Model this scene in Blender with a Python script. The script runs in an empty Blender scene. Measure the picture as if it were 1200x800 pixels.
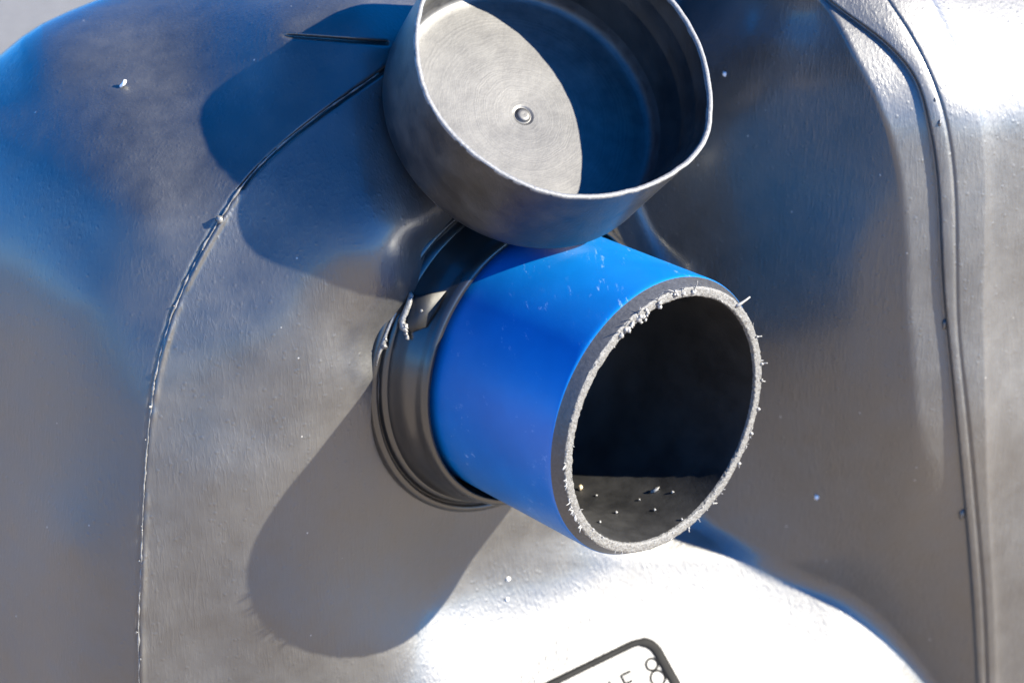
import bpy, bmesh, math, random
import numpy as np
from mathutils import Vector, Matrix

random.seed(7)
rng = np.random.default_rng(7)
scene = bpy.context.scene
COL = scene.collection

# ------------------------------------------------------------------ frame of reference
# Shapes are laid out in a working frame (x right, y up, z out of the wall towards the viewer),
# in units of 0.46 mm, tipped 24 degrees back so that the pipe lies level in the world.
S = 0.00046
D = 2311.0
PITCH = math.radians(24)
CP, SP = math.cos(PITCH), math.sin(PITCH)
H0 = 0.60
AX = np.array([[1, 0, 0], [0, SP, CP], [0, -CP, SP]])      # rows: frame axes in world

def to_world(P):
    P = np.asarray(P, float)
    return (P * S) @ AX + np.array([0, 0, H0])

def px(x, y, z):
    """frame coordinates of a point seen at x, y when it lies z in front of the reference plane"""
    x = np.asarray(x, float); y = np.asarray(y, float); z = np.asarray(z, float)
    k = (D - z) / D
    return np.stack([(x - 600) * k, (400 - y) * k, z + 0 * x], -1)

# ------------------------------------------------------------------ camera
cam = bpy.data.cameras.new("camera")
cam.sensor_width = 36
cam.lens = D / 1200 * 36
cam.clip_start = 0.02
cam.clip_end = 500
cam_ob = bpy.data.objects.new("camera", cam)
COL.objects.link(cam_ob)
cam_ob.location = to_world([0, 0, D])
cam_ob.rotation_euler = (math.radians(90) - PITCH, 0, 0)
cam.dof.use_dof = True
cam.dof.focus_distance = (D - 20) * S
cam.dof.aperture_fstop = 6.3
scene.camera = cam_ob

# ------------------------------------------------------------------ sky and sun
SUN = np.array([.845, .375, 0.]); SUN[2] = math.sqrt(1 - SUN @ SUN)
SUNW = SUN @ AX
EL = math.asin(SUNW[2]); AZ = math.atan2(SUNW[0], SUNW[1])
world = bpy.data.worlds.new("World")
scene.world = world
world.use_nodes = True
wn = world.node_tree
bg = wn.nodes["Background"]
sky = wn.nodes.new("ShaderNodeTexSky")
sky.sky_type = 'NISHITA'
sky.sun_disc = False
sky.sun_elevation = EL
sky.sun_rotation = AZ
sky.air_density = 0.7
sky.dust_density = 0.1
sky.ozone_density = 10.0
hsv = wn.nodes.new("ShaderNodeHueSaturation")
hsv.inputs["Saturation"].default_value = 1.2
wn.links.new(sky.outputs[0], hsv.inputs["Color"])
wn.links.new(hsv.outputs[0], bg.inputs[0])
bg.inputs[1].default_value = 0.135
sun = bpy.data.lights.new("sun", 'SUN')
sun.energy = 5.0
sun.angle = math.radians(0.5)
sun.color = (1.0, .92, .76)
sun_ob = bpy.data.objects.new("sun", sun)
COL.objects.link(sun_ob)
sun_ob.rotation_euler = Vector(SUNW).to_track_quat('Z', 'Y').to_euler()
sun_ob.location = (3, -1, 3)
scene.view_settings.view_transform = 'Standard'
scene.view_settings.look = 'None'
scene.view_settings.exposure = 2.1
scene.view_settings.gamma = 1.0

# ------------------------------------------------------------------ materials
def new_mat(name):
    m = bpy.data.materials.new(name)
    m.use_nodes = True
    nt = m.node_tree
    return m, nt, nt.nodes["Principled BSDF"]

def node(nt, typ, **kw):
    n = nt.nodes.new(typ)
    for k, v in kw.items():
        if k.startswith("i_"):
            key = k[2:]
            key = int(key) if key.isdigit() else key
            n.inputs[key].default_value = v
        else:
            setattr(n, k, v)
    return n

def ramp(nt, src, stops):
    r = nt.nodes.new("ShaderNodeValToRGB")
    el = r.color_ramp.elements
    while len(el) < len(stops): el.new(.5)
    for e, (p, c) in zip(el, stops):
        e.position = p
        e.color = (c, c, c, 1) if not isinstance(c, (tuple, list)) else (*c, 1)
    nt.links.new(src, r.inputs[0])
    return r.outputs[0]

def noise(nt, vec, scale, detail=3, rough=.5):
    n = node(nt, "ShaderNodeTexNoise")
    n.inputs["Scale"].default_value = scale
    n.inputs["Detail"].default_value = detail
    n.inputs["Roughness"].default_value = rough
    nt.links.new(vec, n.inputs["Vector"])
    return n.outputs["Fac"]

def mapped(nt, scale=(1, 1, 1), rot=(0, 0, 0)):
    tc = nt.nodes.new("ShaderNodeTexCoord")
    mp = nt.nodes.new("ShaderNodeMapping")
    mp.inputs["Scale"].default_value = scale
    mp.inputs["Rotation"].default_value = rot
    nt.links.new(tc.outputs["Object"], mp.inputs["Vector"])
    return mp.outputs[0]

def math_n(nt, op, a, b=None, clamp=False):
    n = nt.nodes.new("ShaderNodeMath"); n.operation = op; n.use_clamp = clamp
    for i, v in enumerate((a, b)):
        if v is None: continue
        if isinstance(v, (int, float)): n.inputs[i].default_value = v
        else: nt.links.new(v, n.inputs[i])
    return n.outputs[0]

def mix_col(nt, fac, a, b):
    n = nt.nodes.new("ShaderNodeMix"); n.data_type = 'RGBA'
    for key, v in ((0, fac), (6, a), (7, b)):
        if isinstance(v, (int, float)): n.inputs[key].default_value = v
        elif isinstance(v, (tuple, list)): n.inputs[key].default_value = (*v, 1)
        else: nt.links.new(v, n.inputs[key])
    return n.outputs[2]

def black_plastic(name, base=.020, dust=.040, rough=.46, peel=.6, scratch=1.5, specks=True, spec=.9, coat=.45, crough=.18):
    m, nt, b = new_mat(name)
    v = mapped(nt)
    vs = mapped(nt, (1, 1, .13), (0, .25, 0))
    big = noise(nt, v, 14, 4, .6)
    mid = noise(nt, v, 60, 4, .65)
    fine = noise(nt, v, 430, 2, .5)
    scr = noise(nt, vs, 420, 3, .6)
    dustf = ramp(nt, math_n(nt, 'MULTIPLY', math_n(nt, 'ADD', big, mid), .5), [(.38, 0.), (.66, 1.)])
    colr = mix_col(nt, dustf, (base, base, base * 1.02), (dust, dust * .97, dust * .92))
    if specks:
        vo = node(nt, "ShaderNodeTexVoronoi", i_Scale=110.)
        nt.links.new(v, vo.inputs["Vector"])
        near = ramp(nt, vo.outputs["Distance"], [(0.04, 1.), (.08, 0.)])
        pick = nt.nodes.new("ShaderNodeSeparateColor")
        nt.links.new(vo.outputs["Color"], pick.inputs[0])
        rare = math_n(nt, 'GREATER_THAN', pick.outputs[0], .90)
        sp = math_n(nt, 'MULTIPLY', near, rare)
        colr = mix_col(nt, sp, colr, (.22, .215, .20))
    nt.links.new(colr, b.inputs["Base Color"])
    r = math_n(nt, 'ADD', math_n(nt, 'MULTIPLY', mid, .16), rough - .08)
    r = math_n(nt, 'ADD', r, math_n(nt, 'MULTIPLY', dustf, .06))
    nt.links.new(r, b.inputs["Roughness"])
    b.inputs["Specular IOR Level"].default_value = spec
    b.inputs["Coat Weight"].default_value = coat
    b.inputs["Coat Roughness"].default_value = crough
    smask = ramp(nt, noise(nt, v, 26, 3, .6), [(.40, .25), (.62, 1.)])
    wav = mapped(nt, (1, 1, .16), (.2, -.5, .1))
    scr2 = ramp(nt, noise(nt, wav, 620, 2, .5), [(.52, 0.), (.66, 1.)])
    scr = math_n(nt, 'MULTIPLY', math_n(nt, 'ADD', scr, math_n(nt, 'MULTIPLY', scr2, .5)), smask)
    h = math_n(nt, 'ADD', math_n(nt, 'MULTIPLY', fine, peel), math_n(nt, 'MULTIPLY', scr, scratch))
    if specks:
        vb = node(nt, "ShaderNodeTexVoronoi", i_Scale=230.)
        nt.links.new(v, vb.inputs["Vector"])
        pb = nt.nodes.new("ShaderNodeSeparateColor"); nt.links.new(vb.outputs["Color"], pb.inputs[0])
        pim = math_n(nt, 'MULTIPLY', ramp(nt, vb.outputs["Distance"], [(.08, 1.), (.30, 0.)]), math_n(nt, 'GREATER_THAN', pb.outputs[1], .62))
        h = math_n(nt, 'ADD', h, math_n(nt, 'MULTIPLY', pim, .9))
    h = math_n(nt, 'ADD', h, math_n(nt, 'MULTIPLY', mid, .25))
    if specks:
        h = math_n(nt, 'ADD', h, math_n(nt, 'MULTIPLY', sp, .8))
    bp = node(nt, "ShaderNodeBump", i_Strength=.21, i_Distance=.0009)
    nt.links.new(h, bp.inputs["Height"])
    nt.links.new(bp.outputs[0], b.inputs["Normal"])
    return m

M_TANK = black_plastic("black_polyethylene")
M_SOCK = black_plastic("black_socket_plastic", base=.008, dust=.014, rough=.30, coat=.3, crough=.15, spec=.6, peel=.08, scratch=.2, specks=False)
M_CAP = black_plastic("black_cap_plastic", base=.006, dust=.032, rough=.42, spec=.6, coat=.2, peel=.25, scratch=.7, specks=False)
M_BORE = black_plastic("black_bore_plastic", base=.006, dust=.022, coat=0, spec=.5, rough=.55, peel=.4, scratch=.2, specks=False)
M_LINE = black_plastic("black_label_frame", base=.006, dust=.008, rough=.6, peel=.1, scratch=0, specks=False, spec=.1, coat=0)  # darker, duller than the tank; stands in for ridges turned from the glare

def simple(name, c, rough=.5, spec=.5, bump=.0, bscale=300, var=.25):
    m, nt, b = new_mat(name)
    v = mapped(nt)
    n = noise(nt, v, bscale, 4, .65)
    f = ramp(nt, n, [(.3, 0.), (.7, 1.)])
    nt.links.new(mix_col(nt, f, tuple(x * (1 - var) for x in c), tuple(min(1, x * (1 + var)) for x in c)), b.inputs["Base Color"])
    b.inputs["Roughness"].default_value = rough
    b.inputs["Specular IOR Level"].default_value = spec
    if bump:
        bp = node(nt, "ShaderNodeBump", i_Strength=bump, i_Distance=.001)
        nt.links.new(n, bp.inputs["Height"]); nt.links.new(bp.outputs[0], b.inputs["Normal"])
    return m

M_CUT = simple("sawn_plastic", (.105, .102, .096), .5, .5, .7, 900, .45)
M_CHAM = simple("bevelled_black_plastic", (.035, .035, .036), .38, .5, .25, 500, .3)
M_BURR = simple("pale_burrs", (.20, .195, .185), .5, .5, 0, 800, .4)
M_RIM = simple("trimmed_cap_edge", (.125, .125, .125), .45, .5, .3, 500, .3)
M_WHITE = simple("white_plastic_chip", (.75, .73, .70), .5, .5, .2, 900, .1)
M_YEL = simple("yellowish_chip", (.55, .42, .25), .5, .5, .2, 900, .15)
M_FLASH = simple("moulding_flash_plastic", (.13, .127, .12), .33, .6, .4, 500, .5)
M_GROUND = simple("grey_gravelly_ground", (.135, .13, .12), .9, .2, .8, 40, .35)
M_BOUNCE = simple("warm_bounce_sheet", (.45, .355, .25), .9, .2, .5, 50, .2)  # pale warm tone of the added sheet that bounces light

def blue_pipe_mat():
    m, nt, b = new_mat("blue_pipe_plastic")
    v = mapped(nt)
    big = noise(nt, v, 22, 3, .6)
    f = ramp(nt, big, [(.35, 0.), (.7, 1.)])
    c = mix_col(nt, f, (.000, .095, .30), (.001, .12, .36))
    # pale scuffs
    vs = mapped(nt, (1, .16, 1), (.3, .5, .6))
    sc = noise(nt, vs, 260, 4, .7)
    patch = ramp(nt, noise(nt, v, 24, 3, .6), [(.50, 0.), (.64, 1.)])
    scf = math_n(nt, 'MULTIPLY', ramp(nt, sc, [(.60, 0.), (.72, 1.)]), patch)
    c = mix_col(nt, math_n(nt, 'MULTIPLY', scf, .75), c, (.30, .40, .60))
    nt.links.new(c, b.inputs["Base Color"])
    fine = noise(nt, v, 500, 3, .6)
    nt.links.new(math_n(nt, 'ADD', math_n(nt, 'MULTIPLY', fine, .14), .30), b.inputs["Roughness"])
    b.inputs["Specular IOR Level"].default_value = .38
    bp = node(nt, "ShaderNodeBump", i_Strength=.10, i_Distance=.0006)
    nt.links.new(math_n(nt, 'ADD', fine, scf), bp.inputs["Height"])
    nt.links.new(bp.outputs[0], b.inputs["Normal"])
    return m
M_BLUE = blue_pipe_mat()

def disc_mat(center_w, axis_w):
    """turned base of the cap: faint concentric tool marks around its centre"""
    m, nt, b = new_mat("turned_cap_base")
    tc = nt.nodes.new("ShaderNodeTexCoord")
    sub = nt.nodes.new("ShaderNodeVectorMath"); sub.operation = 'SUBTRACT'
    nt.links.new(tc.outputs["Object"], sub.inputs[0]); sub.inputs[1].default_value = center_w
    cr = nt.nodes.new("ShaderNodeVectorMath"); cr.operation = 'CROSS_PRODUCT'
    nt.links.new(sub.outputs[0], cr.inputs[0]); cr.inputs[1].default_value = axis_w
    ln = nt.nodes.new("ShaderNodeVectorMath"); ln.operation = 'LENGTH'
    nt.links.new(cr.outputs[0], ln.inputs[0])
    v = mapped(nt)
    nz = noise(nt, v, 45, 4, .65)
    rr = math_n(nt, 'ADD', math_n(nt, 'MULTIPLY', ln.outputs["Value"], 900), math_n(nt, 'MULTIPLY', nz, 6))
    comb = nt.nodes.new("ShaderNodeCombineXYZ"); nt.links.new(rr, comb.inputs[0])
    rings = noise(nt, comb.outputs[0], 1.0, 3, .6)
    mid = noise(nt, v, 70, 4, .7)
    f = ramp(nt, math_n(nt, 'ADD', math_n(nt, 'MULTIPLY', rings, .45), math_n(nt, 'MULTIPLY', mid, .55)), [(.40, 0.), (.62, 1.)])
    nt.links.new(mix_col(nt, f, (.009, .009, .011), (.045, .044, .043)), b.inputs["Base Color"])
    b.inputs["Roughness"].default_value = .50
    b.inputs["Specular IOR Level"].default_value = .9
    bp = node(nt, "ShaderNodeBump", i_Strength=.2, i_Distance=.0006)
    nt.links.new(math_n(nt, 'ADD', math_n(nt, 'MULTIPLY', rings, .35), math_n(nt, 'MULTIPLY', mid, 1.4)), bp.inputs["Height"])
    nt.links.new(bp.outputs[0], b.inputs["Normal"])
    return m

# ------------------------------------------------------------------ object helpers
def empty(name, loc, label, cat, group=None):
    o = bpy.data.objects.new(name, None)
    o.empty_display_size = .05
    COL.objects.link(o)
    o.location = loc
    tag(o, label, cat, group)
    return o

def tag(o, label, cat, group=None):
    o["label"] = label; o["category"] = cat
    if group: o["group"] = group

def top_loc(o):
    loc = Vector((0, 0, 0))
    while o is not None:
        loc += o.location; o = o.parent
    return np.array(loc)

def mesh_obj(name, verts_w, faces, mat, parent=None, loc=None, smooth=True):
    """verts in world space; the object's origin is its parent's, or loc for a thing that is one mesh"""
    verts_w = np.asarray(verts_w, float)
    off = top_loc(parent) if parent else np.array(loc if loc is not None else (0, 0, 0))
    me = bpy.data.meshes.new(name)
    v = verts_w - off
    if isinstance(faces, np.ndarray):
        nf, k = faces.shape
        me.vertices.add(len(v)); me.vertices.foreach_set("co", v.astype(np.float32).ravel())
        me.loops.add(nf * k); me.loops.foreach_set("vertex_index", faces.astype(np.int32).ravel())
        me.polygons.add(nf)
        me.polygons.foreach_set("loop_start", np.arange(0, nf * k, k, dtype=np.int32))
        me.update(calc_edges=True); me.validate()
    else:
        me.from_pydata(v.tolist(), [], faces); me.update()
    me.polygons.foreach_set("use_smooth", np.full(len(me.polygons), smooth))
    for mm in (mat if isinstance(mat, (list, tuple)) else [mat]): me.materials.append(mm)
    o = bpy.data.objects.new(name, me)
    COL.objects.link(o)
    if parent: o.parent = parent
    elif loc is not None: o.location = loc
    return o

class Geo:
    def __init__(self): self.v = []; self.f = []
    def add(self, v, f):
        n = len(self.v)
        self.v += [tuple(p) for p in np.asarray(v, float)]
        self.f += [tuple(i + n for i in q) for q in f]
    def tube(self, pts, r, n=8, cap=True):
        pts = np.asarray(pts, float); r = np.broadcast_to(np.asarray(r, float), (len(pts),))
        V = []; prev = None
        for i, p in enumerate(pts):
            t = pts[min(i + 1, len(pts) - 1)] - pts[max(i - 1, 0)]
            t /= np.linalg.norm(t) + 1e-12
            if prev is None:
                prev = np.cross(t, [.3, .2, .9]); prev /= np.linalg.norm(prev)
            a = prev - t * (prev @ t); a /= np.linalg.norm(a); prev = a
            b = np.cross(t, a)
            for k in range(n):
                th = 2 * math.pi * k / n
                V.append(p + r[i] * (math.cos(th) * a + math.sin(th) * b))
        F = []
        for i in range(len(pts) - 1):
            for k in range(n):
                F.append((i * n + k, i * n + (k + 1) % n, (i + 1) * n + (k + 1) % n, (i + 1) * n + k))
        if cap:
            F.append(tuple(range(n - 1, -1, -1))); F.append(tuple((len(pts) - 1) * n + k for k in range(n)))
        self.add(V, F)
    def blob(self, c, rad, seed=0, n=8, m=6):
        r = np.random.default_rng(seed); V = []; F = []
        rad = np.broadcast_to(np.asarray(rad, float), (3,))
        for j in range(1, m):
            ph = math.pi * j / m
            for k in range(n):
                th = 2 * math.pi * k / n; q = 1 + .25 * r.normal()
                V.append(np.array(c) + rad * q * np.array([math.sin(ph) * math.cos(th), math.sin(ph) * math.sin(th), math.cos(ph)]))
        V.append(np.array(c) + rad * [0, 0, 1]); V.append(np.array(c) - rad * [0, 0, 1])
        for j in range(m - 2):
            for k in range(n):
                F.append((j * n + k, (j + 1) * n + k, (j + 1) * n + (k + 1) % n, j * n + (k + 1) % n))
        T = (m - 1) * n
        for k in range(n):
            F.append((T, k, (k + 1) % n)); F.append((T + 1, (m - 2) * n + (k + 1) % n, (m - 2) * n + k))
        self.add(V, F)

# ------------------------------------------------------------------ interpolation helpers
def spline1(pts):
    x = np.array([p[0] for p in pts], float); y = np.array([p[1] for p in pts], float)
    sc = 300.
    X = x / sc; n = len(x)
    K = np.abs(X[:, None] - X[None]) ** 3
    A = np.zeros((n + 2, n + 2)); A[:n, :n] = K; A[:n, n] = 1; A[:n, n + 1] = X; A[n, :n] = 1; A[n + 1, :n] = X
    w = np.linalg.solve(A, np.concatenate([y, [0, 0]]))
    def f(q):
        q = np.asarray(q, float) / sc
        r = w[n] + w[n + 1] * q
        for i in range(n): r = r + w[i] * np.abs(q - X[i]) ** 3
        return r
    return f

def plate(pts, lam=0.0):
    p = np.array(pts, float); X = p[:, :2] / 400.; y = p[:, 2]; n = len(p)
    def phi(r2): return .5 * r2 * np.log(r2 + 1e-12)
    d2 = ((X[:, None] - X[None]) ** 2).sum(2)
    A = np.zeros((n + 3, n + 3)); A[:n, :n] = phi(d2) + lam * np.eye(n)
    A[:n, n] = 1; A[:n, n + 1:] = X; A[n, :n] = 1; A[n + 1:, :n] = X.T
    w = np.linalg.solve(A, np.concatenate([y, [0, 0, 0]]))
    def f(x, yy):
        x = np.asarray(x, float) / 400.; yy = np.asarray(yy, float) / 400.
        r = w[n] + w[n + 1] * x + w[n + 2] * yy
        for i in range(n):
            r = r + w[i] * phi((x - X[i, 0]) ** 2 + (yy - X[i, 1]) ** 2)
        return r
    return f

def smax(a, b, k):
    h = np.clip(.5 + .5 * (a - b) / k, 0, 1)
    return b * (1 - h) + a * h + k * h * (1 - h)
def smin(a, b, k): return -smax(-a, -b, k)
def sstep(a, b, x):
    t = np.clip((x - a) / (b - a), 0, 1); return t * t * (3 - 2 * t)

# ------------------------------------------------------------------ axes of pipe and cap
def basis(a):
    a = np.asarray(a, float); a = a / np.linalg.norm(a)
    u = np.cross(a, [0, 1, 0]); u /= np.linalg.norm(u)
    return a, u, np.cross(a, u)
PA = np.array([.667, -.305, 0]); PA[2] = math.sqrt(1 - PA @ PA)
PA, PU, PV = basis(PA)
PC = px(782, 494, 0)
CA = np.array([.345, .383, 0]); CA[2] = math.sqrt(1 - CA @ CA)
CA, CU, CV = basis(CA)
CC = px(661, 69, 55)

def ring_pts(c, a, u, v, t, r, th):
    th = np.asarray(th, float)[..., None]
    return c - np.asarray(a) * t + r * (np.cos(th) * u + np.sin(th) * v)

def to_pxy(P):
    k = D / (D - P[..., 2]); return np.stack([600 + P[..., 0] * k, 400 - P[..., 1] * k, P[..., 2]], -1)

# ------------------------------------------------------------------ the tank surface
xs_seam = spline1([(-160, 860), (-30, 640), (30, 530), (85, 445), (145, 360), (215, 285), (255, 258), (300, 232), (400, 191), (520, 172), (640, 165), (760, 162), (860, 164), (960, 168)])
z_seam = spline1([(-160, -290), (-30, -190), (30, -112), (85, -28), (145, 22), (215, 42), (300, 43), (400, 37), (520, 14), (640, -20), (760, -66), (960, -152)])
seam_ys = [-160, -95, -30, 30, 85, 145, 215, 255, 300, 350, 400, 460, 520, 580, 640, 700, 760, 820, 900]
SEAMP = [(float(xs_seam(y)), y, float(z_seam(y))) for y in seam_ys]

L_pts = SEAMP + [
    (240, 185, 12), (222, 160, -10), (218, 110, -62), (250, 65, -84), (330, 30, -50), (420, 12, -55), (380, 75, -12), (290, 110, -25),
    (150, 30, -160), (150, 110, -66), (100, 110, -84), (100, 160, -38), (100, 200, -12), (100, 270, 4), (100, 350, 8), (100, 450, -9),
    (0, 110, -165), (0, 160, -118), (0, 200, -94), (0, 270, -75), (0, 350, -80), (0, 450, -106), (0, 540, -134), (0, 640, -166), (0, 800, -232),
    (80, 640, -62), (80, 800, -128), (170, 250, 38), (-150, 300, -230), (-150, 600, -300), (-150, 900, -420), (-150, 120, -310), (50, 40, -170),
    (300, -40, -190), (450, -60, -200), (300, -150, -420), (600, -150, -330)]
L_f = plate(L_pts, 1e-4)

ringF = to_pxy(ring_pts(PC, PA, PU, PV, 286, 206, np.linspace(0, 2 * math.pi, 10, endpoint=False)))
ringG = to_pxy(ring_pts(PC, PA, PU, PV, 288, 90, np.linspace(0, 2 * math.pi, 5, endpoint=False)))
F_pts = SEAMP + [tuple(p) for p in ringF] + [tuple(p) for p in ringG] + [
    (300, 265, 38), (340, 300, 42), (400, 325, 37), (460, 335, 8), (480, 300, -2), (430, 440, -34), (400, 500, -42), (360, 550, -38), (320, 605, -44), (293, 660, -58), (300, 700, -73),
    (320, 730, -93), (350, 752, -118), (400, 765, -158), (450, 750, -198), (500, 712, -258), (550, 655, -288),
    (300, 400, 30), (300, 500, 0), (240, 660, -44), (240, 760, -92), (250, 560, -4), (350, 830, -166), (450, 830, -238), (400, 240, 46), (460, 180, 2), (520, 100, -78), (560, 50, -140), (600, 150, -150), (540, 215, -56), (500, 270, -14),
    (640, 740, -392), (560, 780, -312), (520, 800, -270), (700, 760, -470), (820, 700, -560), (780, 270, -410), (740, 200, -370),
    (1000, 765, -434), (1050, 800, -440), (700, 610, -385), (800, 560, -450), (900, 900, -720), (700, 900, -520), (500, 900, -310), (1050, 820, -700), (1150, 800, -760), (1200, 600, -820), (850, 300, -380),
    (1000, 300, -560), (850, 100, -420), (1000, 0, -640), (700, -100, -260)]
F_f = plate(F_pts, 2e-3)
# apron below the socket: a shallow even curve
A_pts = np.array([(600, 760, -320), (640, 715, -358), (700, 690, -392), (760, 745, -404), (700, 800, -346), (820, 655, -450), (850, 720, -448), (850, 800, -420), (760, 800, -380),
    (900, 694, -482), (900, 790, -448), (1000, 748, -516), (600, 800, -305), (1050, 800, -528), (950, 720, -498), (540, 780, -292), (480, 780, -272)], float)
def quad_terms(x, y):
    x = (np.asarray(x, float) - 800) / 200.; y = (np.asarray(y, float) - 740) / 200.
    return [np.ones_like(x), x, y, x * x, x * y, y * y]
A_c = np.linalg.lstsq(np.stack(quad_terms(A_pts[:, 0], A_pts[:, 1]), 1), A_pts[:, 2], rcond=None)[0]
def A_f(x, y):
    x = np.clip(x, 300, 1150); y = np.clip(y, 620, 990)
    return sum(c * t for c, t in zip(A_c, quad_terms(x, y)))

x_e = spline1([(-160, 800), (-60, 905), (0, 962), (40, 990), (85, 1010), (135, 1035), (200, 1054), (260, 1061), (350, 1066), (450, 1071), (525, 1081), (600, 1098), (660, 1112), (760, 1126), (960, 1136)])
x_d = spline1([(-160, 840), (-60, 918), (0, 972), (40, 1026), (85, 1069), (135, 1087), (175, 1095), (250, 1102), (350, 1107), (400, 1112), (550, 1127), (700, 1140), (790, 1145), (960, 1150)])
x_r = spline1([(-160, 930), (-60, 1000), (0, 1040), (30, 1060), (70, 1082), (100, 1095), (130, 1105), (162, 1112), (200, 1117), (390, 1123), (475, 1132), (600, 1144), (700, 1152), (800, 1156), (960, 1160)])
x_b = spline1([(-160, 1000), (-60, 1060), (0, 1092), (45, 1114), (95, 1133), (130, 1146), (200, 1155), (350, 1153), (430, 1154), (615, 1159), (700, 1164), (800, 1167), (960, 1172)])
z_R = spline1([(-160, -340), (-60, -215), (0, -178), (60, -152), (120, -147), (180, -166), (300, -218), (400, -262), (500, -306), (600, -366), (700, -420), (800, -478), (960, -580)])
z_E = spline1([(-160, -215), (-60, -162), (0, -140), (60, -127), (120, -130), (180, -150), (300, -196), (400, -238), (500, -288), (600, -380), (700, -464), (800, -545), (960, -670)])
W_pts = [(float(x_e(y)), y, float(z_E(y))) for y in (-100, 0, 60, 135, 200, 300, 400, 500, 600, 700, 790, 900)] + [
    (900, 50, -182), (850, 150, -250), (900, 250, -274), (800, 265, -345), (760, 400, -425), (900, 400, -333), (820, 650, -500), (900, 600, -447), (950, 700, -508), (1000, 770, -556), (900, 690, -502),
    (850, -100, -245), (700, 100, -340), (650, 400, -490), (700, 600, -540), (800, 800, -640), (980, 150, -182), (980, 300, -238), (980, 500, -340)]
W_f = plate(W_pts, 1e-4)

def outline_y(X):
    return np.interp(X, [-170, -80, 0, 25, 50, 80, 112, 150, 220, 320, 480, 700], [196, 118, 64, 43, 27, 13, 0, -14, -34, -60, -95, -130])
def silhouette_gap(X, Y):
    """distance inside the upper left outline of the shoulder"""
    return (Y - outline_y(X)) * .82

PL1 = to_pxy(PC - PA * 286); PL0 = float(PL1[2])
def tank_z(X, Y):
    xs = xs_seam(Y); dxs = (xs_seam(Y + 2) - xs_seam(Y - 2)) / 4
    dn = (X - xs) / np.sqrt(1 + dxs ** 2)
    L = L_f(X, Y); F = F_f(X, Y)
    pl = PL0 + 4 - (PA[0] * (X - PL1[0]) + PA[1] * (PL1[1] - Y)) / PA[2]
    F = F + (smin(F, pl, 25) - F) * sstep(600, 680, X)
    g = silhouette_gap(X, Y)
    R = 60.
    gg = np.clip(g, 0, R)
    L = L - (R - np.sqrt(np.maximum(R * R - (R - gg) ** 2, 0)))
    # thin scored line on the shoulder
    t = np.clip((X - 331) / 121, 0, 1)
    dl = np.abs(Y - (42 + 9 * t))
    L = L - 10 * np.exp(-(dl / 2.1) ** 2) * sstep(326, 345, X) * (1 - sstep(452, 458, X))
    W = W_f(X, Y); zE = z_E(Y); xe = x_e(Y); xd = x_d(Y); xr = x_r(Y); xb = x_b(Y)
    sg = -.25 + .55 * sstep(560, 730, Y)
    Sx = zE + sg * (np.minimum(X, xd) - xe)
    kk = 5 + 40 * sstep(480, 720, Y)
    W2 = smin(W, Sx, kk)
    q = X - xd
    step = 8. - 4.0 * sstep(600, 760, Y)
    W2 = np.where(q > -4, W2 + step * sstep(-2., 1.5, q) - 6 * (1 - np.exp(-np.maximum(q, 0) * .05)), W2)
    lip = np.sin(np.clip((X - xd) / np.maximum(xr - xd, 6), 0, 1) * math.pi) * np.clip((xr - xd) * .08, 0, 4)
    W2 = W2 + lip
    W2 = W2 - (2.5 + 2.5 * sstep(380, 560, Y)) * np.exp(-((X - xr) / 1.9) ** 2)
    db = np.maximum(X - xb, 0)
    fl = np.clip((X - xr) / np.maximum(xb - xr, 4), 0, 1)
    W2 = W2 - .36 * (xb - xr) * fl ** 1.3
    edge = 4.5 * (1 - np.exp(-db / 4.))
    W2 = W2 - edge - (.32 + .16 * sstep(260, 480, Y)) * db - .0009 * db ** 2 + (z_R(Y) - zE) * (1 - np.exp(-db / 100.)) - .13 * np.maximum(Y - 100, 0) * (1 - np.exp(-db / 55.)) * (1 - .5 * sstep(380, 640, Y))
    Z = smax(smax(F, A_f(X, Y) - .012 * np.maximum(660 - Y, 0) ** 2 + .0008 * np.maximum(X - 860, 0) ** 2 - .0045 * np.maximum(X - 970, 0) ** 2, 60), W2, 36 - 16 * sstep(500, 640, Y))
    Z = np.where(dn < 0, L, Z)
    rag = .6 + .3 * np.sin(Y / 31. + 2 * np.sin(Y / 57.)) + .2 * np.sin(Y / 11. + 3 * np.sin(Y / 19.))
    Z = Z + 3.2 * rag * np.exp(-((dn - 4.5) / 3.2) ** 2) * sstep(205, 250, Y) * (X < 560)
    Z = Z - (2.5 + 7. * (Y < 222)) * np.exp(-((dn + 1.0 - 2.5 * (Y < 222)) / 2.3) ** 2) * (X < 560)
    return Z

STEP = 1.6
gx = np.concatenate([np.arange(-170, -8, 9.), np.arange(-8, 1208, STEP), np.arange(1208, 1380, 9.)])
gy = np.concatenate([np.arange(-160, -8, 2.), np.arange(-8, 808, STEP), np.arange(808, 965, 9.)])
GX, GY = np.meshgrid(gx, gy)
# the top row of the sheet follows the outline of the shoulder
_top = outline_y(GX) + .5
GY = np.where(GY < 260, _top + (GY + 160) * (260 - _top) / 420., GY)
GZ = tank_z(GX, GY)
# slight unevenness of the moulded wall
GZ = GZ + .3 * np.sin(GX / 23. + 1.3 * np.sin(GY / 37.)) * np.sin(GY / 31. + np.sin(GX / 41.))
INSIDE = np.ones(GX.shape, bool)

TANK = empty("plastic_tank", (0.05, 0.15, 0), "large black moulded plastic tank with a deep recess, welded seams and a raised socket", "tank")

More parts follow.
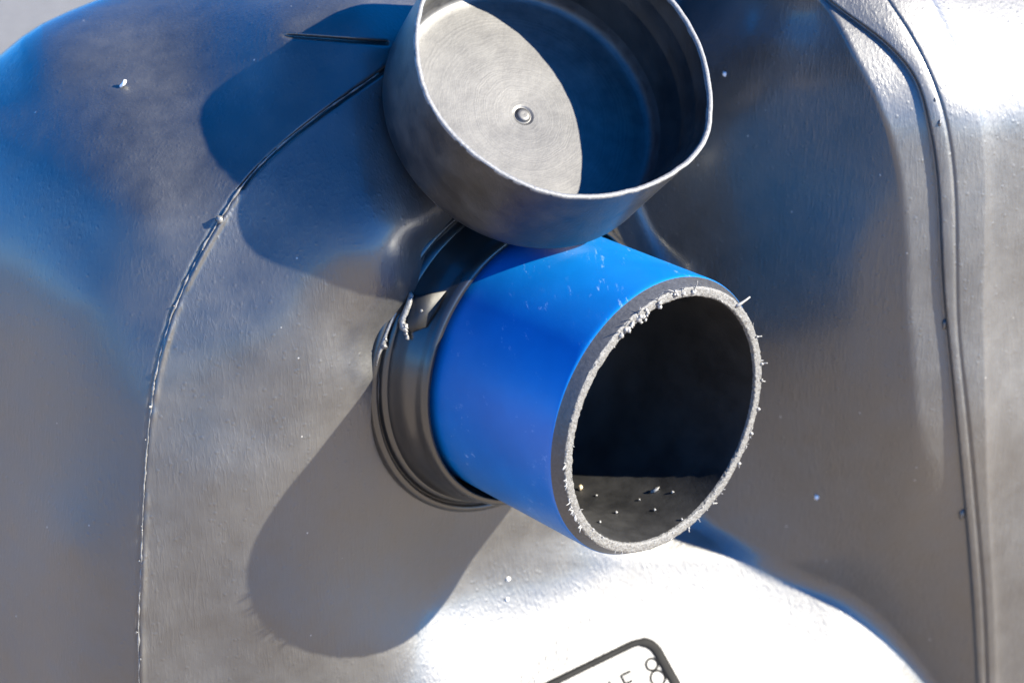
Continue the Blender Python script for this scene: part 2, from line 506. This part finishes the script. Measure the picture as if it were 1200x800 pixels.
def build_tank():
    ny, nx = GX.shape
    Vw = to_world(px(GX, GY, GZ).reshape(-1, 3))
    idx = np.arange(ny * nx).reshape(ny, nx)
    ok = INSIDE[:-1, :-1] & INSIDE[1:, :-1] & INSIDE[:-1, 1:] & INSIDE[1:, 1:]
    q = np.stack([idx[:-1, :-1], idx[1:, :-1], idx[1:, 1:], idx[:-1, 1:]], -1)[ok]
    # open border, carried back and down to the ground so the tank is a closed shell
    e = np.concatenate([q[:, [0, 1]], q[:, [1, 2]], q[:, [2, 3]], q[:, [3, 0]]])
    key = np.sort(e, 1); code = key[:, 0] * (ny * nx) + key[:, 1]
    uniq, first, cnt = np.unique(code, return_index=True, return_counts=True)
    be = e[first[cnt == 1]]
    bv = np.unique(be)
    down = GY.ravel()[bv] > 930
    P = Vw[bv].copy()
    dirn = np.where(down[:, None], np.array([[0, 0.0, -1.]]), np.array([[0, .62, -.78]]))
    t = P[:, 2] / -dirn[:, 2]
    P2 = P + dirn * t[:, None]
    n0 = len(Vw)
    remap = -np.ones(n0, int); remap[bv] = n0 + np.arange(len(bv))
    side = np.stack([be[:, 1], be[:, 0], remap[be[:, 0]], remap[be[:, 1]]], -1)
    V = np.concatenate([Vw, P2]); Fc = np.concatenate([q, side])
    used = np.zeros(len(V), bool); used[Fc.ravel()] = True
    m2 = np.cumsum(used) - 1
    return mesh_obj("tank_body", V[used], m2[Fc], M_TANK, TANK)
BODY = build_tank()

def surf(x, y, lift=0.):
    x = np.asarray(x, float); y = np.asarray(y, float)
    return px(x, y, tank_z(x, y) + lift)

# welded seam: an irregular bead of plastic along the edge of the shoulder
def seam_bead():
    g = Geo()
    ys = np.arange(86, 930, 3.0)
    n = len(ys)
    jit = np.convolve(rng.normal(size=n + 8), np.ones(5) / 5, 'same')[4:-4]
    jit2 = np.convolve(rng.normal(size=n + 8), np.ones(3) / 3, 'same')[4:-4]
    xx = xs_seam(ys) + .8 + jit * 1.0
    rad = np.clip(np.where(ys < 222, .5, 1.0) + jit2 * .8, .3, 2.4)
    P = px(xx, ys, z_seam(ys) - .6 + .3 * rad)
    g.tube(to_world(P), rad * S, 8)
    for k in range(10):
        y = rng.uniform(215, 800); r = rng.uniform(.8, 1.8)
        c = px(float(xs_seam(y)) + rng.normal() * 1.5, y, float(z_seam(y)) + 1.5)
        g.blob(to_world(c), r * S, k)
    c = px(float(xs_seam(257)) + 1, 257, float(z_seam(257)) + 3); g.blob(to_world(c), 4.2 * S, 99)
    return mesh_obj("weld_seam", g.v, g.f, M_FLASH, BODY)  # pale colour along the bead stands in for its highlight
seam_bead()

# ragged tags of plastic along the joint on the right
for (x, y, r) in ((1107, 381, 6), (1127, 602, 7), (1101, 145, 4), (1096, 118, 3)):
    g = Geo()
    g.blob(to_world(surf(x, y, -.5)), np.array([.6, .6, 1.3]) * r * S, int(y))
    mesh_obj("joint_tag", g.v, g.f, M_TANK, BODY)

# ------------------------------------------------------------------ label frame with raised writing
def label_frame():
    def seg(p, q, n): return [(p[0] + (q[0] - p[0]) * i / n, p[1] + (q[1] - p[1]) * i / n) for i in range(n)]
    path = seg((560, 842), (735, 757), 30)
    arc = []
    A0, A1, A2 = (735, 757), (760, 744), (772, 765)
    for i in range(12):
        t = i / 12; arc.append(((1 - t) ** 2 * A0[0] + 2 * t * (1 - t) * A1[0] + t * t * A2[0], (1 - t) ** 2 * A0[1] + 2 * t * (1 - t) * A1[1] + t * t * A2[1]))
    path += arc + seg(A2, (830, 868), 20) + [(830, 868)]
    path = np.array(path)
    # a low raised ridge of flat section
    g = Geo()
    t = np.gradient(path, axis=0); t /= np.linalg.norm(t, axis=1)[:, None]; nrm = np.stack([-t[:, 1], t[:, 0]], 1)
    w = 4.0 + 1.5 * (np.arange(len(path)) > 34)
    prof = [(-1.2, -3), (-1., 1.4), (-.6, 2.4), (.6, 2.4), (1., 1.4), (1.2, -3)]
    V = []
    for (o, h) in prof: V.append(to_world(surf(path[:, 0] + nrm[:, 0] * w * o, path[:, 1] + nrm[:, 1] * w * o, h)))
    V = np.stack(V, 1); n, k = V.shape[:2]
    F = [(i * k + j, i * k + j + 1, (i + 1) * k + j + 1, (i + 1) * k + j) for i in range(n - 1) for j in range(k - 1)]
    g.add(V.reshape(-1, 3), F)
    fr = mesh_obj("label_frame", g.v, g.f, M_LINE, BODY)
    def strokes(lines, r):
        gg = Geo()
        for ln in lines:
            ln = np.array(ln, float)
            pts = []
            for a, b in zip(ln[:-1], ln[1:]):
                for i in range(4): pts.append(a + (b - a) * i / 4)
            pts.append(ln[-1]); pts = np.array(pts)
            gg.tube(to_world(surf(pts[:, 0], pts[:, 1], .2)), r * S, 6)
        return gg
    # the letters follow the slope of the label: M E and, by the corner, an 8
    def at(o, u, v): return (o[0] + .90 * u + .43 * v, o[1] - .43 * u + .90 * v)
    e0 = (728, 791); m0 = (694, 808)
    L = [[at(e0, 12, 0), at(e0, 0, 0), at(e0, 0, 22), at(e0, 12, 22)], [at(e0, 0, 11), at(e0, 9, 11)],
         [at(m0, 0, 24), at(m0, 0, 0), at(m0, 11, 14), at(m0, 22, 0), at(m0, 22, 24)]]
    def loop(c, a, b, n=16):
        return [at(c, a * math.cos(2 * math.pi * i / n), b * math.sin(2 * math.pi * i / n)) for i in range(n + 1)]
    L += [loop((764, 778), 7, 7), loop((771, 794), 8.5, 9)]
    gg = strokes(L, 1.7)
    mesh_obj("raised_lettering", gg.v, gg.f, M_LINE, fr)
label_frame()

# ------------------------------------------------------------------ the socket moulded on the tank
NTH = 256
TH = np.linspace(0, 2 * math.pi, NTH, endpoint=False)
def lathe(c, a, u, v, prof, nth=NTH, fn=None):
    th = np.linspace(0, 2 * math.pi, nth, endpoint=False)
    V = []
    for j, (t, r) in enumerate(prof):
        rr = r * np.ones(nth) if fn is None else fn(j, t, r, th)
        V.append(c - a[None] * t + rr[:, None] * (np.cos(th)[:, None] * u + np.sin(th)[:, None] * v))
    V = np.concatenate(V); m = len(prof); F = []
    i = np.arange(nth); k = (i + 1) % nth
    Fs = [np.stack([j * nth + i, j * nth + k, (j + 1) * nth + k, (j + 1) * nth + i], -1) for j in range(m - 1)]
    return V, np.concatenate(Fs)

def rounded(prof, n=3, r=.25):
    """cut the corners of a profile polyline"""
    p = np.array(prof, float)
    for _ in range(n):
        out = [p[0]]
        for a, b in zip(p[:-1], p[1:]):
            out += [a + (b - a) * r, a + (b - a) * (1 - r)]
        out.append(p[-1]); p = np.array(out); r = .25
    return [tuple(q) for q in p]

V, Fc = lathe(PC, PA, PU, PV, rounded([(300, 205), (272, 203), (262, 200), (246, 197), (234, 192), (228, 191), (221, 190), (216, 187), (216, 181), (219, 181), (236, 180), (262, 178)], 2))
SOCK = mesh_obj("pipe_socket", to_world(V), Fc, M_SOCK, TANK)
V, Fc = lathe(PC, PA, PU, PV, rounded([(330, 224), (290, 223), (279, 222), (276, 219), (275, 215), (277, 212), (281, 211), (279, 209), (274, 207), (271, 203), (272, 198)], 2))
mesh_obj("socket_flange", to_world(V), Fc, M_SOCK, SOCK)

def socket_flash():
    g = Geo()
    def on_sock(x, y, lift=0.):
        # point on the socket's flange plane seen at x, y
        O = np.array([0, 0, D]); r = np.array([x - 600, 400 - y, -D], float); r /= np.linalg.norm(r)
        P0 = PC - PA * 275
        return O + r * (((P0 - O) @ PA) / (r @ PA)) + PA * lift
    prof = [(216, 187), (221, 190), (234, 192.5), (246, 197), (262, 200.5), (272, 204), (275, 213), (279, 222), (300, 223)]
    pt = np.array([p[0] for p in prof]); pr = np.array([p[1] for p in prof])
    O = np.array([0, 0, D])
    def on_cone(x, y, lift=1.5):
        r = np.array([x - 600, 400 - y, -D], float); r /= np.linalg.norm(r)
        ts = np.linspace(2000, 2800, 4001)[:, None]; P = O + r * ts
        a = -((P - PC) @ PA); rad = np.linalg.norm(P - PC + a[:, None] * PA, axis=1)
        ok = (a > 216) & (a < 300) & (rad < np.interp(a, pt, pr) + lift)
        return P[ok.argmax()] if ok.any() else on_sock(x, y, lift)
    def flake(poly, lift, th):
        nonlocal g
        A = np.array([on_cone(x, y, l) for (x, y), l in zip(poly, np.broadcast_to(lift, len(poly)))]); Bv = A - np.array([.5, -.3, .8]) * th
        n = len(A); V = to_world(np.concatenate([A, Bv]))
        g.add(V, [tuple(range(n - 1, -1, -1)), tuple(range(n, 2 * n))] + [(i, (i + 1) % n, (i + 1) % n + n, i + n) for i in range(n)])
    # torn flap and its bright curled edge, then the ragged fin running down the flange
    fg = g; g = Geo()
    flake([(486, 348), (523, 341), (513, 362), (499, 383), (482, 389), (476, 381), (481, 362)], [4, 2.5, 2.5, 2.5, 3, 5, 5], 2.5)
    mesh_obj("torn_flap", g.v, g.f, M_BORE, SOCK)
    g = fg
    edge = [(480, 342), (482, 346), (479, 356), (475, 366), (471, 376), (472, 384), (477, 389)]
    g.tube(to_world(np.array([on_cone(x, y, 6) for x, y in edge])), np.array([2.2, 3.2, 3.8, 4.2, 4.4, 4.0, 2.0]) * S, 8)
    fin = [(476, 346), (468, 356), (463, 368), (457, 380), (452, 392), (449, 402), (444, 414), (441, 428)]
    g.tube(to_world(np.array([on_cone(x, y, 3) for x, y in fin])), np.array([1.5, 2.2, 1.8, 2.4, 2.6, 3.4, 2.2, 1.0]) * S, 7)
    for (x, y, r) in ((475, 383, 4.5), (477, 395, 2.6), (476, 391, 2.2), (450, 405, 4.2), (452, 398, 3), (494, 364, 1.8)):
        g.blob(to_world(on_cone(x, y, 5)), r * S, x)
    return mesh_obj("moulding_flash", g.v, g.f, M_FLASH, SOCK)
socket_flash()

# ------------------------------------------------------------------ the blue pipe
PIPE_LOC = to_world(PC - PA * 140 - np.array([0, 150, 0]))
PIPE = empty("inlet_pipe", PIPE_LOC, "short bright blue pipe with a rough sawn black end stuck into the tank socket", "pipe")
V, Fc = lathe(PC, PA, PU, PV, [(285, 174), (240, 174), (180, 174), (120, 174), (60, 174), (24, 174), (18, 173.9), (16, 173.4), (15, 172.6)])
mesh_obj("blue_skin", to_world(V), Fc, M_BLUE, PIPE)
V, Fc = lathe(PC, PA, PU, PV, [(15, 172.6), (14, 172), (8, 169), (2, 165.8), (.8, 165)])
mesh_obj("bevelled_edge", to_world(V), Fc, M_CHAM, PIPE)

def cut_face():
    nth = 720
    th = np.linspace(0, 2 * math.pi, nth, endpoint=False)
    r = np.random.default_rng(3)
    rough = [np.convolve(np.tile(r.normal(size=nth), 3), np.ones(3) / 3, 'same')[nth:2 * nth] for _ in range(9)]
    # the saw left more fuzz on the upper left
    def fn(j, t, rad, th):
        return rad + rough[j] * (1.0 if 0 < j < 8 else .5) * .7
    prof = [(.8, 165), (-.4, 164), (-.8, 162), (-.6, 160), (-.9, 158), (-.5, 156), (-.6, 154.6), (.6, 153.4), (4, 153)]
    V = []
    for j, (t, rad) in enumerate(prof):
        rr = fn(j, t, rad, th); tt = t + rough[(j + 4) % 9] * .6 * (0 < j < 8)
        V.append(PC - PA[None] * tt[:, None] + rr[:, None] * (np.cos(th)[:, None] * PU + np.sin(th)[:, None] * PV)
                 if not np.isscalar(tt) else PC - PA[None] * tt + rr[:, None] * (np.cos(th)[:, None] * PU + np.sin(th)[:, None] * PV))
    V = np.concatenate(V); i = np.arange(nth); k = (i + 1) % nth
    Fs = np.concatenate([np.stack([j * nth + i, j * nth + k, (j + 1) * nth + k, (j + 1) * nth + i], -1) for j in range(len(prof) - 1)])
    return mesh_obj("sawn_edge", to_world(V), Fs, M_CUT, PIPE)
CUT = cut_face()

def ang_of(x, y):
    """angle round the pipe's mouth of a point seen at x, y"""
    O = np.array([0, 0, D]); r = np.array([x - 600, 400 - y, -D], float)
    P = O + r * (((PC - O) @ PA) / (r @ PA)); d = P - PC
    return math.atan2(d @ PV, d @ PU), np.hypot(d @ PU, d @ PV)

def burrs():
    g = Geo()
    r = np.random.default_rng(11)
    def hair(th, rad, length, out, tw, wid):
        e = np.cos(th) * PU + np.sin(th) * PV; tn = -np.sin(th) * PU + np.cos(th) * PV
        p = PC + e * rad + PA * .5
        d = e * out + PA * (.25 + .35 * r.random()) + tn * tw
        d /= np.linalg.norm(d)
        bend = r.normal(size=3) * .35
        pts = []
        for i in range(5):
            s = i / 4; pts.append(p + d * length * s + bend * length * s * s * .6)
        g.tube(to_world(np.array(pts)), np.linspace(wid, wid * .45, 5) * S, 5)
    for k in range(50):                                  # fine fuzz all round
        th = r.uniform(0, 2 * math.pi)
        side = r.random() < .5
        hair(th, 164 if side else 155, r.uniform(1.5, 4), r.normal() * .8 + (.6 if side else -.4), r.normal(), r.uniform(.5, 1.1))
    for (x, y) in ((870, 350), (885, 395), (893, 425), (891, 445), (893, 478), (883, 508), (866, 543), (835, 590), (806, 618)):
        th, _ = ang_of(x, y)
        hair(th, 163, r.uniform(4, 8), 1., r.normal() * .6, 1.2)
        e = np.cos(th) * PU + np.sin(th) * PV
        g.blob(to_world(PC + e * 164 + PA * 1.5), r.uniform(1.3, 2.4) * S, int(x))
    for (x, y) in ((662, 545), (660, 570), (665, 587), (669, 600), (674, 607), (680, 616), (663, 560), (668, 594)):
        th, _ = ang_of(x, y)
        for _ in range(3): hair(th + r.normal() * .01, 164, r.uniform(4, 8), 1., r.normal() * .8, 1.0)
    th, _ = ang_of(866, 352); hair(th, 160, 15, 1.0, -.4, 2.4)
    for (x0, y0) in ((748, 370), (740, 378), (755, 366), (735, 385), (728, 392), (752, 374), (790, 345), (800, 344), (770, 355), (812, 343)):
        th, rad = ang_of(x0, y0)
        for _ in range(4):
            a = th + r.normal() * .012; e = np.cos(a) * PU + np.sin(a) * PV
            g.blob(to_world(PC + e * (rad + r.normal() * 2) + PA * r.uniform(0, 3)), r.uniform(1.4, 3.2) * S, int(r.integers(1e6)))
        hair(th, 163, r.uniform(8, 14), .8, r.normal() * .6, .8)
    o = mesh_obj("saw_burrs", g.v, g.f, M_BURR, CUT)
    o["kind"] = "stuff"
    return o
burrs()

V, Fc = lathe(PC, PA, PU, PV, [(4, 153), (30, 153), (90, 153), (180, 153), (268, 153), (270, 150), (270, 80), (270, .5)])
mesh_obj("bore", to_world(V), Fc[:, ::-1], M_BORE, PIPE)

# crumbs lying in the bore
def in_bore(x, y, lift=2.):
    O = np.array([0, 0, D]); r = np.array([x - 600, 400 - y, -D], float); r /= np.linalg.norm(r)
    w = O - PC
    rp = r - PA * (r @ PA); wp = w - PA * (w @ PA)
    a = rp @ rp; b = 2 * rp @ wp; c = wp @ wp - (153 - lift) ** 2
    t = (-b + math.sqrt(b * b - 4 * a * c)) / (2 * a)
    return O + r * t
def single_blob(name, P, rad, mat, label, cat, group=None, seed=0, rot=None):
    g = Geo(); base = to_world(P)
    g.blob(base, np.array(rad) * S, seed)
    if rot is not None:
        c = np.array(base); R = np.array(Matrix.Rotation(rot[0], 3, Vector(rot[1])))
        g.v = [tuple(c + R @ (np.array(p) - c)) for p in g.v]
    o = mesh_obj(name, g.v, g.f, mat, loc=base)
    tag(o, label, cat, group)
    return o
single_blob("plastic_crumb", in_bore(680, 571, 3), (3, 3, 3.4), M_YEL, "yellowish crumb by the left edge of the pipe's mouth", "crumb", "plastic crumbs lying inside the pipe", 1)
single_blob("plastic_crumb", in_bore(767, 574, 2), (7, 3, 2.2), M_BURR, "long pale sliver lying on the pipe's sunlit bottom", "crumb", "plastic crumbs lying inside the pipe", 2, (-.6, (0, 1, 0)))
for i, (x, y, rr) in enumerate(((788, 576, 1.9), (767, 597, 1.7), (722, 600, 1.9), (703, 611, 1.7), (699, 580, 1.4), (749, 585, 1.3), (799, 608, 1.6))):
    single_blob("plastic_crumb", in_bore(x, y, 1.5), (rr, rr, rr * .8), M_BURR, "tiny grey crumb on the sunlit bottom inside the pipe", "crumb", "plastic crumbs lying inside the pipe", 10 + i)

# ------------------------------------------------------------------ the cap
KF = (D - 55) / (D - 80)
CR, CL = 178 * KF, 142 * KF
_da = np.array([-54, -22, -6, 8, 22, 38, 56, 72, 88, 105, 125, 141, 153, 166, 181, 193, 210, 250, 306], float)
_dv = np.array([.985, .982, .995, 1.013, 1.034, 1.023, 1.007, 1.005, .986, .982, 1.007, 1.052, 1.065, 1.041, 1.028, 1.022, 1.008, 1.0, .985])
_tt = np.radians(np.linspace(-54, 306, 721)[:-1]); _vv = np.interp(np.degrees(_tt), _da, _dv)
_vv = np.convolve(np.tile(_vv, 3), np.hanning(31) / np.hanning(31).sum(), 'same')[720:1440]
def deform(th):
    d = (np.degrees(th) + 54) % 360 - 54
    return np.interp(d, np.degrees(_tt), _vv)
def cap_fn(j, t, r, th):
    w = np.clip(1 - t / 112., 0, 1) ** 1.2
    return r * (1 + (deform(th) - 1) * w)
CAP = empty("pipe_cap", to_world(CC - CA * CL * .6 - np.array([0, 165, 0])), "round black plastic cap lying open side up on the blue pipe and against the tank", "cap")
T = 6.0
outer = rounded([(0.6, CR), (30, CR), (70, CR * .997), (112, CR * .99), (132, CR * .985), (CL - 2, CR * .965), (CL, CR * .93), (CL, CR * .5), (CL, 2)], 2)
V, Fc = lathe(CC, CA, CU, CV, outer, fn=cap_fn)
mesh_obj("side_wall", to_world(V), Fc[:, ::-1], M_CAP, CAP)
r_ = np.random.default_rng(5)
_ed = np.convolve(np.tile(r_.normal(size=NTH), 3), np.ones(3) / 3, 'same')[NTH:2 * NTH]
def rim_fn(j, t, r, th): return cap_fn(j, t, r, th) + _ed * .5
V, Fc = lathe(CC, CA, CU, CV, [(3, CR + .25), (.8, CR + .3), (-.6, CR - .6), (-.9, CR - 2.2), (-.6, CR - 4.2), (.6, CR - 5.4), (4, CR - T)], fn=rim_fn)
mesh_obj("trimmed_rim", to_world(V), Fc[:, ::-1], M_RIM, CAP)
inner = [(3, CR - T + .1), (26, CR - T - .2), (28, CR - T - .9), (30, CR - T - .4), (60, CR - T - 1), (62, CR - T - 1.8), (64, CR - T - 1.2), (100, CR - T - 3), (110, CR - T - 4)]
V, Fc = lathe(CC, CA, CU, CV, inner, fn=cap_fn)
mesh_obj("inner_wall", to_world(V), Fc[:, ::-1], M_CAP, CAP)
TB = 131.
dcen = to_world(CC - CA * TB) - np.array(CAP.location)
M_DISC = disc_mat(tuple(dcen), tuple(CA @ AX))
base_prof = [(110, CR - T - 4), (120, CR - T - 5.4), (126, CR - T - 8), (129.4, CR - T - 12), (130.6, CR - T - 17), (131, CR - T - 24), (131.5, 110), (132.5, 60), (133.4, 26), (133.8, 14)]
V, Fc = lathe(CC, CA, CU, CV, base_prof)
DISC = mesh_obj("base_disc", to_world(V), Fc[:, ::-1], M_DISC, CAP)
V, Fc = lathe(CC, CA, CU, CV, [(133.8, 14), (134.2, 12.2), (135.2, 11), (135.0, 9.8), (132.6, 8.6), (131.6, 7), (131.4, 4), (131.6, .3)], nth=48)
mesh_obj("centre_nub", to_world(V), Fc[:, ::-1], M_DISC, DISC)

# ------------------------------------------------------------------ loose bits on the tank
def shard():
    A = surf(141, 102, 1.0); B = surf(147, 94, 11.)
    g = Geo(); g.tube(to_world(np.array([A, (A + B) / 2 + [1, 0, 0], B])), np.array([1.7, 2.3, 1.9]) * S, 6)
    o = mesh_obj("plastic_shard", g.v, g.f, M_WHITE, loc=to_world(A)); tag(o, "small white plastic shard standing on the tank's upper left shoulder", "shard")
shard()
def dot(x, y, r, label, group=None):
    o = single_blob("paint_dot", surf(x, y, .5), (r, r, r * .9), M_WHITE, label, "paint dot", group, int(y))
dot(595, 678, 3.0, "upper of the two white dots on the tank below the blue pipe", "white dots below the pipe")
dot(594, 702, 3.0, "lower of the two white dots on the tank below the blue pipe", "white dots below the pipe")
dot(957, 582, 3.4, "pale dot low on the shaded right wall of the recess", "stray dots on the recess wall")
dot(849, 87, 3.2, "pale dot on the recess wall right of the black cap", "stray dots on the recess wall")

# ------------------------------------------------------------------ ground
g = Geo()
n = 60
c = np.concatenate([-np.geomspace(150, .2, 24), np.linspace(-.15, .15, 4), np.geomspace(.2, 150, 24)])
V = [(x, y, 0.0) for y in c for x in c]; m = len(c)
F = [(j * m + i, j * m + i + 1, (j + 1) * m + i + 1, (j + 1) * m + i) for j in range(m - 1) for i in range(m - 1)]
gr = mesh_obj("ground", V, F, M_GROUND, loc=(0, 0, 0))
gr["kind"] = "structure"

PX = [-9, -6, -3, -1.5, 0, 1.5, 3, 6, 9]; PY = [-9, -6, -4, -2.5, -1.5, -.4, .9]  # unseen sheet added before the tank for warm bounce and beige reflections
V = [(x, y, 0.004) for y in PY for x in PX]
F = [(j * 9 + i, j * 9 + i + 1, (j + 1) * 9 + i + 1, (j + 1) * 9 + i) for j in range(len(PY) - 1) for i in range(8)]
pv = mesh_obj("bounce_sheet", V, F, M_BOUNCE, loc=(0, 0, 0.004))
pv["kind"] = "structure"
